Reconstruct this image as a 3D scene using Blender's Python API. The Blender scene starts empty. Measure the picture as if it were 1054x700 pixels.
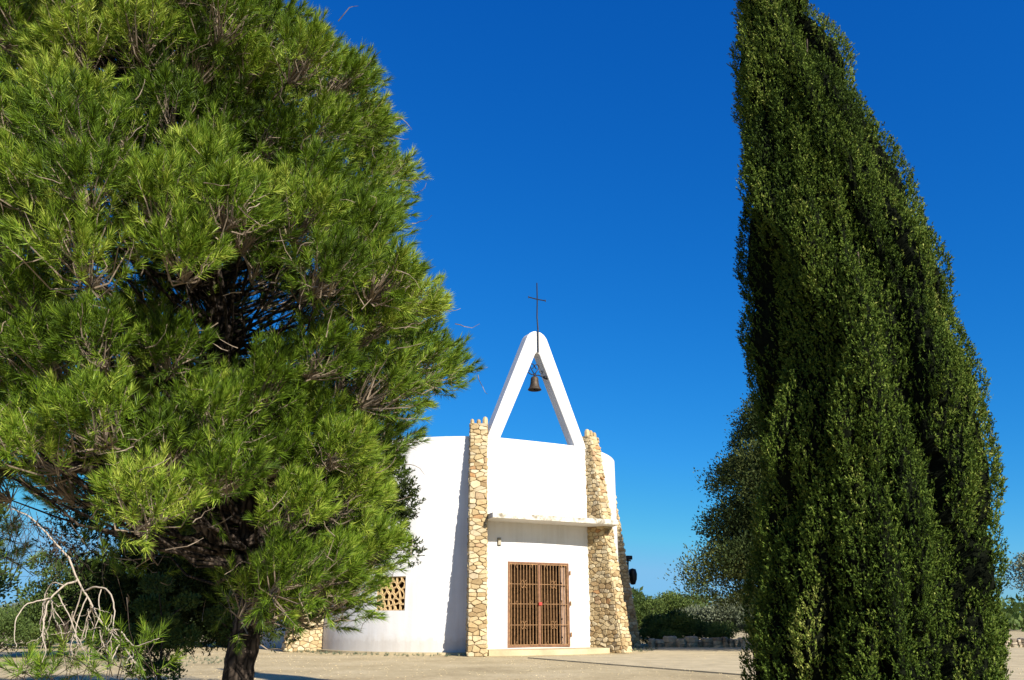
import bpy, bmesh, math, random
import numpy as np
from mathutils import Vector, Matrix
R = math.radians
random.seed(7)
rng = np.random.default_rng(11)

# ---------------------------------------------------------------- camera, world, sun, exposure
S = bpy.context.scene
C = S.collection
cam_d = bpy.data.cameras.new('camera')
cam = bpy.data.objects.new('camera', cam_d)
C.objects.link(cam)
cam.location = (0, 0, 1.38)
cam.rotation_euler = (R(90 + 18.54), 0, 0)
cam_d.sensor_width = 36.0
cam_d.lens = 850 / 1054 * 36.0
cam_d.clip_start = 0.05
cam_d.clip_end = 20000
S.camera = cam

SUN_AZ, SUN_EL = 36.0, 30.0          # degrees right of "behind the camera", and above the horizon
w = bpy.data.worlds.new('World')
S.world = w
w.use_nodes = True
nt = w.node_tree
nt.nodes.clear()
wo = nt.nodes.new('ShaderNodeOutputWorld')
bg = nt.nodes.new('ShaderNodeBackground')
sky = nt.nodes.new('ShaderNodeTexSky')
sky.sky_type = 'NISHITA'
sky.sun_disc = False
sky.sun_elevation = R(SUN_EL)
sky.sun_rotation = R(180 - SUN_AZ)
sky.altitude = 300
sky.air_density = 1.0
sky.dust_density = 0.15
sky.ozone_density = 2.5
gam = nt.nodes.new('ShaderNodeGamma')
gam.inputs['Gamma'].default_value = 1.0
hs = nt.nodes.new('ShaderNodeHueSaturation')
hs.inputs['Saturation'].default_value = 1.22
hs.inputs['Value'].default_value = 1.0
nt.links.new(sky.outputs[0], gam.inputs[0])
nt.links.new(gam.outputs[0], hs.inputs['Color'])
# a deep, clean, polarised winter sky: each channel gets its own slope
EXPOSURE = 0.85
STRENGTH = 0.055
sep = nt.nodes.new('ShaderNodeSeparateColor'); com = nt.nodes.new('ShaderNodeCombineColor')
nt.links.new(hs.outputs[0], sep.inputs[0])
for ch, (p, x0, t0, mx) in enumerate(((1.49, .034, .003, .22), (.89, .102, .102, .53), (.63, .243, .46, .85))):
    k = t0 / (x0 ** p)
    m1 = nt.nodes.new('ShaderNodeMath'); m1.operation = 'MULTIPLY'; m1.inputs[1].default_value = .1011
    m2 = nt.nodes.new('ShaderNodeMath'); m2.operation = 'POWER'; m2.inputs[1].default_value = p
    m3 = nt.nodes.new('ShaderNodeMath'); m3.operation = 'MULTIPLY'; m3.inputs[1].default_value = k
    m4 = nt.nodes.new('ShaderNodeMath'); m4.operation = 'MINIMUM'; m4.inputs[1].default_value = mx
    m5 = nt.nodes.new('ShaderNodeMath'); m5.operation = 'MULTIPLY'; m5.inputs[1].default_value = 1 / (STRENGTH * 2 ** EXPOSURE)
    nt.links.new(sep.outputs[ch], m1.inputs[0])
    for a, b in ((m1, m2), (m2, m3), (m3, m4), (m4, m5)): nt.links.new(a.outputs[0], b.inputs[0])
    nt.links.new(m5.outputs[0], com.inputs[ch])
nt.links.new(com.outputs[0], bg.inputs['Color'])
bg.inputs['Strength'].default_value = STRENGTH
nt.links.new(bg.outputs[0], wo.inputs['Surface'])

sd = bpy.data.lights.new('sun', 'SUN')
sun = bpy.data.objects.new('sun', sd)
C.objects.link(sun)
sd.energy = 5.0
sd.angle = R(0.5)
sd.color = (1.0, 0.93, 0.82)
sv = Vector((math.sin(R(SUN_AZ)) * math.cos(R(SUN_EL)), -math.cos(R(SUN_AZ)) * math.cos(R(SUN_EL)), math.sin(R(SUN_EL))))
sun.rotation_euler = sv.to_track_quat('Z', 'Y').to_euler()
S.view_settings.view_transform = 'Standard'
S.view_settings.look = 'None'
S.view_settings.exposure = EXPOSURE
S.view_settings.gamma = 1.0
S.render.engine = 'CYCLES'
S.cycles.max_bounces = 5
S.cycles.transparent_max_bounces = 4

# ---------------------------------------------------------------- materials
def newmat(name):
    m = bpy.data.materials.new(name)
    m.use_nodes = True
    t = m.node_tree
    b = t.nodes['Principled BSDF']
    return m, t, b

def N(t, k, **kw):
    n = t.nodes.new(k)
    for a, v in kw.items():
        setattr(n, a, v)
    return n

def ramp(t, stops, fac):
    r = N(t, 'ShaderNodeValToRGB')
    e = r.color_ramp.elements
    while len(e) > 1:
        e.remove(e[-1])
    e[0].position = stops[0][0]; e[0].color = (*stops[0][1], 1)
    for p, c in stops[1:]:
        x = e.new(p); x.color = (*c, 1)
    t.links.new(fac, r.inputs[0])
    return r

def noise(t, scale, detail=4, rough=0.6, coord='Object'):
    tc = N(t, 'ShaderNodeTexCoord')
    n = N(t, 'ShaderNodeTexNoise')
    n.inputs['Scale'].default_value = scale
    n.inputs['Detail'].default_value = detail
    n.inputs['Roughness'].default_value = rough
    t.links.new(tc.outputs[coord], n.inputs['Vector'])
    return n

def bump(t, b, h, dist=0.02, st=0.5, prev=None):
    n = N(t, 'ShaderNodeBump')
    n.inputs['Strength'].default_value = st
    n.inputs['Distance'].default_value = dist
    t.links.new(h, n.inputs['Height'])
    if prev is not None:
        t.links.new(prev.outputs[0], n.inputs['Normal'])
    t.links.new(n.outputs[0], b.inputs['Normal'])
    return n

def mixc(t, a, bb, fac, mode='MIX'):
    m = N(t, 'ShaderNodeMix', data_type='RGBA', blend_type=mode)
    if isinstance(fac, float): m.inputs[0].default_value = fac
    else: t.links.new(fac, m.inputs[0])
    for s, v in ((6, a), (7, bb)):
        if isinstance(v, tuple): m.inputs[s].default_value = (*v, 1)
        else: t.links.new(v, m.inputs[s])
    return m.outputs[2]

def simple(name, col, rough=0.8, metal=0.0, var=0.25, scale=6, bd=0.004):
    m, t, b = newmat(name)
    n = noise(t, scale)
    lo = tuple(max(0, c * (1 - var)) for c in col); hi = tuple(min(1, c * (1 + var)) for c in col)
    r = ramp(t, [(0.3, lo), (0.7, hi)], n.outputs[0])
    t.links.new(r.outputs[0], b.inputs['Base Color'])
    b.inputs['Roughness'].default_value = rough
    b.inputs['Metallic'].default_value = metal
    if rough >= 1.0: b.inputs['Specular IOR Level'].default_value = 0.05
    n2 = noise(t, scale * 8)
    bump(t, b, n2.outputs[0], bd, 0.5)
    return m

def mat_plaster():
    m, t, b = newmat('white_plaster')
    n = noise(t, 0.9, 6, 0.65)
    r = ramp(t, [(0.3, (0.60, 0.595, 0.58)), (0.6, (0.66, 0.65, 0.63))], n.outputs[0])
    # rain streaks: noise stretched along the height
    tc = N(t, 'ShaderNodeTexCoord'); mp = N(t, 'ShaderNodeMapping')
    mp.inputs['Scale'].default_value = (5, 5, 0.35)
    t.links.new(tc.outputs['Object'], mp.inputs[0])
    ns = N(t, 'ShaderNodeTexNoise'); ns.inputs['Scale'].default_value = 1.0; ns.inputs['Detail'].default_value = 5
    t.links.new(mp.outputs[0], ns.inputs[0])
    r2 = ramp(t, [(0.35, (0.9, 0.88, 0.85)), (0.55, (1, 1, 1))], ns.outputs[0])
    sx = N(t, 'ShaderNodeSeparateXYZ'); t.links.new(tc.outputs['Object'], sx.inputs[0])
    nf = noise(t, 3.5, 6, 0.7)
    ad = N(t, 'ShaderNodeMath', operation='MULTIPLY_ADD'); ad.inputs[1].default_value = -0.9; t.links.new(nf.outputs[0], ad.inputs[0]); t.links.new(sx.outputs[2], ad.inputs[2])
    r4 = ramp(t, [(0.0, (0.62, 0.52, 0.38)), (0.12, (0.86, 0.8, 0.7)), (0.35, (1, 1, 1))], ad.outputs[0])
    base = mixc(t, r.outputs[0], r2.outputs[0], 0.6, 'MULTIPLY')
    t.links.new(mixc(t, base, r4.outputs[0], 0.35, 'MULTIPLY'), b.inputs['Base Color'])
    b.inputs['Roughness'].default_value = 0.9
    n2 = noise(t, 14, 8); bump(t, b, n2.outputs[0], 0.012, 0.5)
    return m

def mat_stone(name, stops, mortar=None):
    m, t, b = newmat(name)
    g = N(t, 'ShaderNodeNewGeometry')
    r = ramp(t, stops, g.outputs['Random Per Island'])
    n = noise(t, 7, 8, 0.7)
    r2 = ramp(t, [(0.3, (0.62, 0.55, 0.46)), (0.55, (1, 1, 1)), (0.75, (1.1, 1.05, 0.95))], n.outputs[0])
    t.links.new(mixc(t, r.outputs[0], r2.outputs[0], 0.7, 'MULTIPLY'), b.inputs['Base Color'])
    b.inputs['Roughness'].default_value = 0.95
    n2 = noise(t, 22, 8, 0.7); bump(t, b, n2.outputs[0], 0.03, 0.8)
    return m

def mat_concrete():
    m, t, b = newmat('weathered_concrete')
    n = noise(t, 3.2, 8, 0.7)
    r = ramp(t, [(0.38, (0.2, 0.17, 0.12)), (0.5, (0.5, 0.46, 0.38)), (0.62, (0.62, 0.6, 0.56))], n.outputs[0])
    t.links.new(r.outputs[0], b.inputs['Base Color'])
    b.inputs['Roughness'].default_value = 0.95
    n2 = noise(t, 30, 6); bump(t, b, n2.outputs[0], 0.01, 0.6)
    return m

def mat_ground():
    m, t, b = newmat('sandy_gravel')
    n1 = noise(t, 0.35, 8, 0.7); n2 = noise(t, 5.0, 8, 0.75); n3 = noise(t, 24, 5, 0.7)
    r1 = ramp(t, [(0.3, (0.33, 0.26, 0.145)), (0.5, (0.45, 0.365, 0.21)), (0.68, (0.52, 0.43, 0.265))], n1.outputs[0])
    r2 = ramp(t, [(0.35, (0.72, 0.68, 0.62)), (0.5, (1, 1, 1)), (0.68, (1.12, 1.1, 1.08))], n2.outputs[0])
    r3 = ramp(t, [(0.36, (0.55, 0.5, 0.44)), (0.5, (1, 1, 1)), (0.66, (1.2, 1.18, 1.15))], n3.outputs[0])
    c = mixc(t, r1.outputs[0], r2.outputs[0], 0.8, 'MULTIPLY')
    c = mixc(t, c, r3.outputs[0], 0.4, 'MULTIPLY')
    t.links.new(c, b.inputs['Base Color'])
    b.inputs['Roughness'].default_value = 1.0
    b.inputs['Specular IOR Level'].default_value = 0.1
    p = bump(t, b, n2.outputs[0], 0.03, 0.4)
    bump(t, b, n3.outputs[0], 0.015, 0.6, p)
    return m

def mat_leaf(name, stops, trans=0.3, rough=0.55, spec=0.3, back=(0.12, 0.2, 0.02)):
    m, t, b = newmat(name)
    a = N(t, 'ShaderNodeAttribute', attribute_name='tint')
    r = ramp(t, stops, a.outputs['Fac'])
    t.links.new(r.outputs[0], b.inputs['Base Color'])
    b.inputs['Roughness'].default_value = rough
    b.inputs['Specular IOR Level'].default_value = spec
    tr = N(t, 'ShaderNodeBsdfTranslucent')
    tr.inputs[0].default_value = (*back, 1)
    t.links.new(mixc(t, r.outputs[0], back, 0.5), tr.inputs[0])
    mx = N(t, 'ShaderNodeMixShader'); mx.inputs[0].default_value = trans
    t.links.new(b.outputs[0], mx.inputs[1]); t.links.new(tr.outputs[0], mx.inputs[2])
    t.links.new(mx.outputs[0], t.nodes['Material Output'].inputs[0])
    return m

def mat_bark(name, dark, light, sc=9):
    m, t, b = newmat(name)
    tc = N(t, 'ShaderNodeTexCoord'); mp = N(t, 'ShaderNodeMapping')
    mp.inputs['Scale'].default_value = (sc, sc, sc * 0.3)
    t.links.new(tc.outputs['Object'], mp.inputs[0])
    v = N(t, 'ShaderNodeTexVoronoi', feature='DISTANCE_TO_EDGE'); v.inputs['Scale'].default_value = 1.6
    n = N(t, 'ShaderNodeTexNoise'); n.inputs['Scale'].default_value = 2; n.inputs['Detail'].default_value = 8
    t.links.new(mp.outputs[0], n.inputs[0]); t.links.new(mp.outputs[0], v.inputs[0])
    mul = N(t, 'ShaderNodeMath', operation='MULTIPLY'); t.links.new(v.outputs[0], mul.inputs[0]); t.links.new(n.outputs[0], mul.inputs[1])
    r = ramp(t, [(0.02, dark), (0.22, light)], mul.outputs[0])
    t.links.new(r.outputs[0], b.inputs['Base Color'])
    b.inputs['Roughness'].default_value = 0.95
    b.inputs['Specular IOR Level'].default_value = 0.15
    bump(t, b, mul.outputs[0], 0.06, 1.0)
    return m

M = {}
M['plaster'] = mat_plaster()
M['stone'] = mat_stone('golden_rubble_stone', [(0, (0.28, 0.19, 0.09)), (0.2, (0.41, 0.30, 0.15)), (0.5, (0.48, 0.375, 0.205)), (0.85, (0.55, 0.465, 0.30)), (0.95, (0.37, 0.30, 0.19)), (1, (0.40, 0.22, 0.09))])
M['mortar'] = simple('mortar', (0.27, 0.2, 0.115), 1.0, 0, 0.3, 9, 0.02)
M['lattice'] = simple('tan_lattice_stone', (0.52, 0.36, 0.17), 0.9, 0, 0.2, 5, 0.01)
M['greystone'] = mat_stone('grey_rubble_stone', [(0, (0.2, 0.16, 0.11)), (0.5, (0.36, 0.3, 0.21)), (1, (0.46, 0.39, 0.29))])
M['concrete'] = mat_concrete()
M['ground'] = mat_ground()
M['apron'] = simple('apron_concrete', (0.46, 0.38, 0.235), 1.0, 0, 0.18, 1.3, 0.02)
M['rust'] = simple('rusty_iron', (0.25, 0.135, 0.055), 0.75, 0.0, 0.4, 9, 0.003)
M['rustlight'] = simple('primer_brown_iron', (0.19, 0.09, 0.045), 0.7, 0.1, 0.3, 9, 0.003)
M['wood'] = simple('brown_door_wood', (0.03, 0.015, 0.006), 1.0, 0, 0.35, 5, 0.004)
M['wood_sunlit'] = simple('sunlit_door_wood', (0.30, 0.2, 0.14), 0.8, 0, 0.3, 5, 0.004)  # paler copy of the door wood: sunlight on the jamb put into its colour
M['black'] = simple('black_iron', (0.02, 0.02, 0.022), 0.5, 0.6, 0.3, 20, 0.002)
M['bronze'] = simple('bronze_bell', (0.05, 0.036, 0.024), 0.6, 0.4, 0.45, 7, 0.004)
M['red'] = simple('red_paint', (0.4, 0.03, 0.02), 0.5)
M['lamp'] = simple('lamp_housing', (0.3, 0.27, 0.2), 0.6)
M['roof'] = simple('roof_screed', (0.4, 0.36, 0.32), 0.9)
M['pine_bark'] = mat_bark('pine_bark', (0.012, 0.009, 0.007), (0.12, 0.09, 0.068), 10)
M['twig'] = simple('grey_twig', (0.20, 0.155, 0.11), 0.9, 0, 0.35, 30, 0.002)
M['deadwood'] = simple('bleached_dead_wood', (0.36, 0.30, 0.235), 0.85, 0, 0.25, 25, 0.002)
M['bark'] = mat_bark('dark_bark', (0.03, 0.023, 0.018), (0.13, 0.1, 0.075), 8)
M['needle'] = mat_leaf('pine_needles', [(0, (0.02, 0.036, 0.006)), (0.3, (0.06, 0.11, 0.008)), (0.62, (0.135, 0.225, 0.014)), (1, (0.40, 0.46, 0.07))], 0.10, 0.5, 0.2, (0.2, 0.26, 0.01))
M['cypress'] = mat_leaf('cypress_scale_leaves', [(0, (0.008, 0.014, 0.004)), (0.4, (0.045, 0.078, 0.012)), (0.75, (0.115, 0.165, 0.024)), (1, (0.26, 0.28, 0.07))], 0.03, 0.7, 0.06, (0.06, 0.1, 0.01))
M['inner'] = simple('shaded_inner_twigs', (0.006, 0.008, 0.004), 1.0, 0, 0.5, 14, 0.05)  # near black: the shade inside the cypress is put into this colour
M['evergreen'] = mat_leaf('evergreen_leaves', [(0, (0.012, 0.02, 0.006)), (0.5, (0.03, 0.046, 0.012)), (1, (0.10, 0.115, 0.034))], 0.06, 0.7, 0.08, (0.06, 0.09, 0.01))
M['farpine'] = mat_leaf('far_pine_leaves', [(0, (0.035, 0.055, 0.015)), (0.5, (0.07, 0.11, 0.025)), (1, (0.12, 0.16, 0.035))], 0.2, 0.7, 0.2)
M['olive'] = mat_leaf('olive_leaves', [(0, (0.06, 0.075, 0.04)), (0.5, (0.12, 0.145, 0.085)), (1, (0.2, 0.22, 0.14))], 0.15, 0.6, 0.3, (0.1, 0.12, 0.05))
M['hill'] = simple('distant_scrub', (0.13, 0.145, 0.13), 1.0, 0, 0.3, 0.01, 1)

# ---------------------------------------------------------------- mesh helpers
def tag(o, label=None, cat=None, group=None, kind=None):
    if label: o['label'] = label
    if cat: o['category'] = cat
    if group: o['group'] = group
    if kind: o['kind'] = kind
    return o

def empty(name, loc=(0, 0, 0), rz=0):
    o = bpy.data.objects.new(name, None)
    C.objects.link(o)
    o.location = loc; o.rotation_euler = (0, 0, rz)
    o.empty_display_size = 0.3
    return o

def link(name, me, mats, parent=None, smooth=False):
    if not isinstance(mats, (list, tuple)): mats = [mats]
    for m in mats: me.materials.append(m)
    if smooth:
        me.polygons.foreach_set('use_smooth', [True] * len(me.polygons))
    o = bpy.data.objects.new(name, me)
    C.objects.link(o)
    if parent is not None: o.parent = parent
    return o

class MB:
    def __init__(s): s.v = []; s.f = []; s.m = []
    def add(s, vs, fs, mi=0):
        o = len(s.v); s.v += [tuple(v) for v in vs]
        s.f += [tuple(i + o for i in f) for f in fs]; s.m += [mi] * len(fs)
    def box(s, fr, a, b, mi=0):
        """fr = function (s, n, z) -> world; a, b opposite corners in that frame"""
        vs = [fr(x, y, z) for z in (a[2], b[2]) for x, y in ((a[0], a[1]), (b[0], a[1]), (b[0], b[1]), (a[0], b[1]))]
        s.add(vs, [(0, 3, 2, 1), (4, 5, 6, 7), (0, 1, 5, 4), (1, 2, 6, 5), (2, 3, 7, 6), (3, 0, 4, 7)], mi)
    def tube(s, pts, rad, n=7, mi=0):
        pts = [Vector(p) for p in pts]
        if not hasattr(rad, '__len__'): rad = [rad] * len(pts)
        rings = []
        up = Vector((0.13, 0.21, 0.97)).normalized()
        o = len(s.v)
        for i, p in enumerate(pts):
            d = (pts[min(i + 1, len(pts) - 1)] - pts[max(i - 1, 0)])
            if d.length < 1e-9: d = Vector((0, 0, 1))
            d.normalize()
            a = d.cross(up)
            if a.length < 0.05: a = d.cross(Vector((1, 0, 0)))
            a.normalize(); b = d.cross(a)
            for k in range(n):
                t = 2 * math.pi * k / n
                q = p + (a * math.cos(t) + b * math.sin(t)) * rad[i]
                s.v.append(tuple(q))
        for i in range(len(pts) - 1):
            for k in range(n):
                k2 = (k + 1) % n
                s.f.append((o + i * n + k, o + i * n + k2, o + (i + 1) * n + k2, o + (i + 1) * n + k)); s.m.append(mi)
        s.f.append(tuple(o + k for k in reversed(range(n)))); s.m.append(mi)
        e = o + (len(pts) - 1) * n
        s.f.append(tuple(e + k for k in range(n))); s.m.append(mi)
    def lathe(s, prof, fr, n=28, mi=0):
        o = len(s.v)
        for r, z in prof:
            for k in range(n):
                t = 2 * math.pi * k / n
                s.v.append(tuple(fr(r * math.cos(t), r * math.sin(t), z)))
        for i in range(len(prof) - 1):
            for k in range(n):
                k2 = (k + 1) % n
                s.f.append((o + i * n + k, o + i * n + k2, o + (i + 1) * n + k2, o + (i + 1) * n + k)); s.m.append(mi)
    def build(s, name, mats, parent=None, smooth=False, bev=0):
        me = bpy.data.meshes.new(name)
        me.from_pydata(s.v, [], s.f)
        ob = link(name, me, mats, parent, smooth)
        if max(s.m or [0]) > 0: me.polygons.foreach_set('material_index', s.m)
        me.update()
        if bev:
            md = ob.modifiers.new('bevel', 'BEVEL'); md.width = bev; md.segments = 2; md.limit_method = 'ANGLE'
        return ob

def faces_np(name, V, k, tint, mat, parent=None):
    """V (F,k,3) array of separate faces of k corners, tint (F,)"""
    F = V.shape[0]
    me = bpy.data.meshes.new(name)
    me.vertices.add(F * k); me.loops.add(F * k); me.polygons.add(F)
    me.vertices.foreach_set('co', V.reshape(-1).astype(np.float32))
    me.loops.foreach_set('vertex_index', np.arange(F * k, dtype=np.int32))
    me.polygons.foreach_set('loop_start', np.arange(0, F * k, k, dtype=np.int32))
    me.polygons.foreach_set('loop_total', np.full(F, k, dtype=np.int32))
    at = me.attributes.new('tint', 'FLOAT', 'FACE')
    at.data.foreach_set('value', np.clip(tint, 0, 1).astype(np.float32))
    me.update(calc_edges=True)
    return link(name, me, mat, parent)

def unit(a):
    return a / (np.linalg.norm(a, axis=-1, keepdims=True) + 1e-9)

def perp(a):
    r = unit(rng.normal(size=a.shape))
    return unit(np.cross(a, r))

# ---------------------------------------------------------------- ground, hills, apron
def sheet(name, poly, z, mat, thick=0):
    mb = MB()
    n = len(poly)
    vs = [(x, y, z) for x, y in poly]
    mb.add(vs, [tuple(range(n))])
    if thick:
        mb.add([(x, y, z) for x, y in poly] + [(x, y, z - thick) for x, y in poly], [((i + 1) % n, i, i + n, (i + 1) % n + n) for i in range(n)])
    return mb.build(name, mat)

g = sheet('ground', [(-6000, -600), (6000, -600), (6000, 9000), (-6000, 9000)], 0, M['ground'])
tag(g, kind='structure')
apron = sheet('path', [(0.55, 31.1), (3.2, 26.4), (7.6, 18.9), (36, 18.9), (36, 40.6), (7, 40.6), (5, 34)], 0.035, M['apron'], 0.08)
tag(apron, kind='structure')

hm = MB()
hx = np.linspace(-4500, 4500, 160)
top = []
for x in hx:
    h = 26 + 10 * math.sin(x * 0.0021 + 1) + 7 * math.sin(x * 0.0057) + 3 * math.sin(x * 0.017)
    top.append(h)
for i in range(len(hx) - 1):
    a, b = hx[i], hx[i + 1]
    hm.add([(a, 2600, -2), (b, 2600, -2), (b, 3100, top[i + 1]), (a, 3100, top[i]), (b, 4200, -2), (a, 4200, -2)], [(0, 1, 2, 3), (3, 2, 4, 5)])
tag(hm.build('hills', M['hill'], None, True), kind='structure')

# ---------------------------------------------------------------- chapel
CX, CY, RD = -1.97, 40.8, 7.0
def dP(az, r, z):
    a = R(az)
    if 8 < az < 48 and RD - .5 < r < RD + .05:      # the entrance front is flatter than the drum
        r -= .85 * (RD - RD * math.cos(R(20)) / math.cos(R(az - 28)))
    return Vector((CX + r * math.sin(a), CY - r * math.cos(a), z))

chapel = empty('chapel', (CX, CY, 0))
tag(chapel, 'white round chapel with golden stone buttresses, pointed bell gable and rusty barred entrance', 'chapel')
def under(o):
    o.parent = chapel
    o.matrix_parent_inverse = Matrix.Translation((-CX, -CY, 0))
    return o

WT = 8.5
DOOR = (15.7, 39.2, 0.24, 3.5)
WIN = (-29.7, -18.8, 1.62, 2.92)
WINB = (205, 216, 1.62, 2.92)
TH = 0.38
def drum():
    azs = set(np.round(np.arange(-180, 180.01, 2.0), 2).tolist())
    zs = sorted({0.0, 0.24, 1.62, 2.92, 3.5, 5.5, WT})
    for o in (DOOR, WIN): azs |= {o[0], o[1]}
    azs = sorted(azs)
    def solid(i, j):
        if j < 0 or j >= len(zs) - 1: return False
        i %= len(azs) - 1
        am = (azs[i] + azs[i + 1]) / 2; zm = (zs[j] + zs[j + 1]) / 2
        for o in (DOOR, WIN):
            if o[0] < am < o[1] and o[2] < zm < o[3]: return False
        return True
    mb = MB()
    for i in range(len(azs) - 1):
        a, b = azs[i], azs[i + 1]
        for j in range(len(zs) - 1):
            if not solid(i, j): continue
            z0, z1 = zs[j], zs[j + 1]
            o = [dP(a, RD, z0), dP(b, RD, z0), dP(b, RD, z1), dP(a, RD, z1)]
            n = [dP(a, RD - TH, z0), dP(b, RD - TH, z0), dP(b, RD - TH, z1), dP(a, RD - TH, z1)]
            mb.add(o, [(0, 1, 2, 3)]); mb.add(n, [(3, 2, 1, 0)])
            if not solid(i - 1, j): mb.add([o[0], o[3], n[3], n[0]], [(0, 1, 2, 3)])
            if not solid(i + 1, j): mb.add([o[1], n[1], n[2], o[2]], [(0, 1, 2, 3)])
            if not solid(i, j - 1): mb.add([o[0], n[0], n[1], o[1]], [(0, 1, 2, 3)])
            if not solid(i, j + 1): mb.add([o[3], o[2], n[2], n[3]], [(0, 1, 2, 3)])
    ob = mb.build('wall', M['plaster'])
    bm = bmesh.new(); bm.from_mesh(ob.data)
    bmesh.ops.remove_doubles(bm, verts=bm.verts, dist=0.0005)
    bmesh.ops.recalc_face_normals(bm, faces=bm.faces)
    for f in bm.faces: f.smooth = True
    for e in bm.edges:
        if len(e.link_faces) != 2 or e.calc_face_angle(0) > 0.6: e.smooth = False
    bm.to_mesh(ob.data); bm.free()
    return under(ob)
wall = drum()

mb = MB()
ring = [dP(a, RD - TH - 0.01, 8.1) for a in range(0, 360, 6)]
mb.add(ring, [tuple(range(len(ring)))])
under(mb.build('roof', M['roof']))
mb = MB()
ring = [dP(a, RD - TH - 0.01, 0.2) for a in range(0, 360, 6)]
mb.add(ring, [tuple(range(len(ring)))])
under(mb.build('floor_slab', M['roof']))

def ring_step(a0, a1, r0, r1, z, name, mat, st=2.0):
    mb = MB()
    n = max(2, int((a1 - a0) / st))
    aa = np.linspace(a0, a1, n + 1)
    for i in range(n):
        a, b = aa[i], aa[i + 1]
        j = 0.006 * random.random()
        mb.add([dP(a, r1, -0.02), dP(b, r1, -0.02), dP(b, r1, z + 0), dP(a, r1, z + 0), dP(a, r0, z + 0), dP(b, r0, z + 0)], [(0, 1, 2, 3), (3, 2, 5, 4)])
    for a in (a0, a1):
        mb.add([dP(a, r0, -0.02), dP(a, r1, -0.02), dP(a, r1, z), dP(a, r0, z)], [(0, 1, 2, 3)])
    return under(mb.build(name, mat))
ring_step(8, 48, RD - 0.3, RD + 0.95, 0.2, 'entrance_step', M['apron'])
ring_step(-60.2, 1.8, RD - 0.1, RD + 0.22, 0.09, 'plinth', M['apron'])

# rubble facing: clipped voronoi cells standing proud of a mortar core
def clip(poly, px, py, nx, ny):
    out = []
    for i in range(len(poly)):
        a, b = poly[i], poly[(i + 1) % len(poly)]
        da = (a[0] - px) * nx + (a[1] - py) * ny; db = (b[0] - px) * nx + (b[1] - py) * ny
        if da <= 0: out.append(a)
        if (da < 0 < db) or (db < 0 < da):
            t = da / (da - db); out.append((a[0] + (b[0] - a[0]) * t, a[1] + (b[1] - a[1]) * t))
    return out

def voronoi_cells(poly, sx, sy, rnd, jx=.3, jy=.28):
    K = sx / sy * .9
    poly = [(p[0], p[1] * K) for p in poly]
    sy = sy * K
    x0 = min(p[0] for p in poly); x1 = max(p[0] for p in poly); y0 = min(p[1] for p in poly); y1 = max(p[1] for p in poly)
    pts = []
    nx = max(1, round((x1 - x0) / sx)); ny = max(1, round((y1 - y0) / sy))
    dx = (x1 - x0) / nx; dy = (y1 - y0) / ny
    grid = {}
    for j in range(-1, ny + 1):
        ro = rnd.uniform(.3, .7) if j % 2 else rnd.uniform(-.15, .15)
        for i in range(-2, nx + 1):
            off = ro
            if rnd.random() < 0.12 and 0 <= i < nx: continue
            p = (x0 + (i + 0.25 + off + rnd.uniform(-jx, jx)) * dx, y0 + (j + 0.5 + rnd.uniform(-jy, jy)) * dy)
            grid[(i, j)] = p
    cells = []
    for (i, j), p in grid.items():
        c = list(poly)
        for a in range(-3, 4):
            for b in range(-3, 4):
                q = grid.get((i + a, j + b))
                if q is None or q is p: continue
                vx, vy = q[0] - p[0], q[1] - p[1]
                L = math.hypot(vx, vy)
                c = clip(c, (p[0] + q[0]) / 2, (p[1] + q[1]) / 2, vx / L, vy / L)
                if len(c) < 3: break
            if len(c) < 3: break
        if len(c) >= 3: cells.append([(q[0], q[1] / K) for q in c])
    return cells

def area(c):
    return 0.5 * abs(sum(c[i][0] * c[(i + 1) % len(c)][1] - c[(i + 1) % len(c)][0] * c[i][1] for i in range(len(c))))

def rubble(mb, fr, poly, sx, sy, rnd, depth=0.05, gap=0.009, jx=.3, jy=.24):
    """fr(x, y, h) -> world, h = height off the face"""
    for c in voronoi_cells(poly, sx, sy, rnd, jx, jy):
        A = area(c)
        if A < 0.003: continue
        cx = sum(p[0] for p in c) / len(c); cy = sum(p[1] for p in c) / len(c)
        size = math.sqrt(A)
        # round the corners: cut each corner
        rc = []
        n = len(c)
        for i in range(n):
            a, p, b = c[i - 1], c[i], c[(i + 1) % n]
            rc.append((p[0] + (a[0] - p[0]) * .12, p[1] + (a[1] - p[1]) * .12))
            rc.append((p[0] + (b[0] - p[0]) * .12, p[1] + (b[1] - p[1]) * .12))
        k0 = 1 - gap / size * 2; k0 = max(.6, k0); h = depth * rnd.uniform(.45, 1.15)
        k1 = k0 * .95; k2 = k0 * .78
        tx, ty = rnd.uniform(-.25, .25), rnd.uniform(-.25, .25)
        m = len(rc)
        vs = []
        for k, hh in ((k0, -0.02), (k0, h * .45), (k1, h * .85), (k2, h)):
            for p in rc:
                x, y = cx + (p[0] - cx) * k, cy + (p[1] - cy) * k
                vs.append(fr(x, y, hh + (((x - cx) * tx + (y - cy) * ty) * (hh > 0.01))))
        fs = []
        for r_ in range(3):
            for i in range(m):
                j = (i + 1) % m
                fs.append((r_ * m + i, r_ * m + j, (r_ + 1) * m + j, (r_ + 1) * m + i))
        fs.append(tuple(3 * m + i for i in range(m)))
        mb.add(vs, fs)

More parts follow.
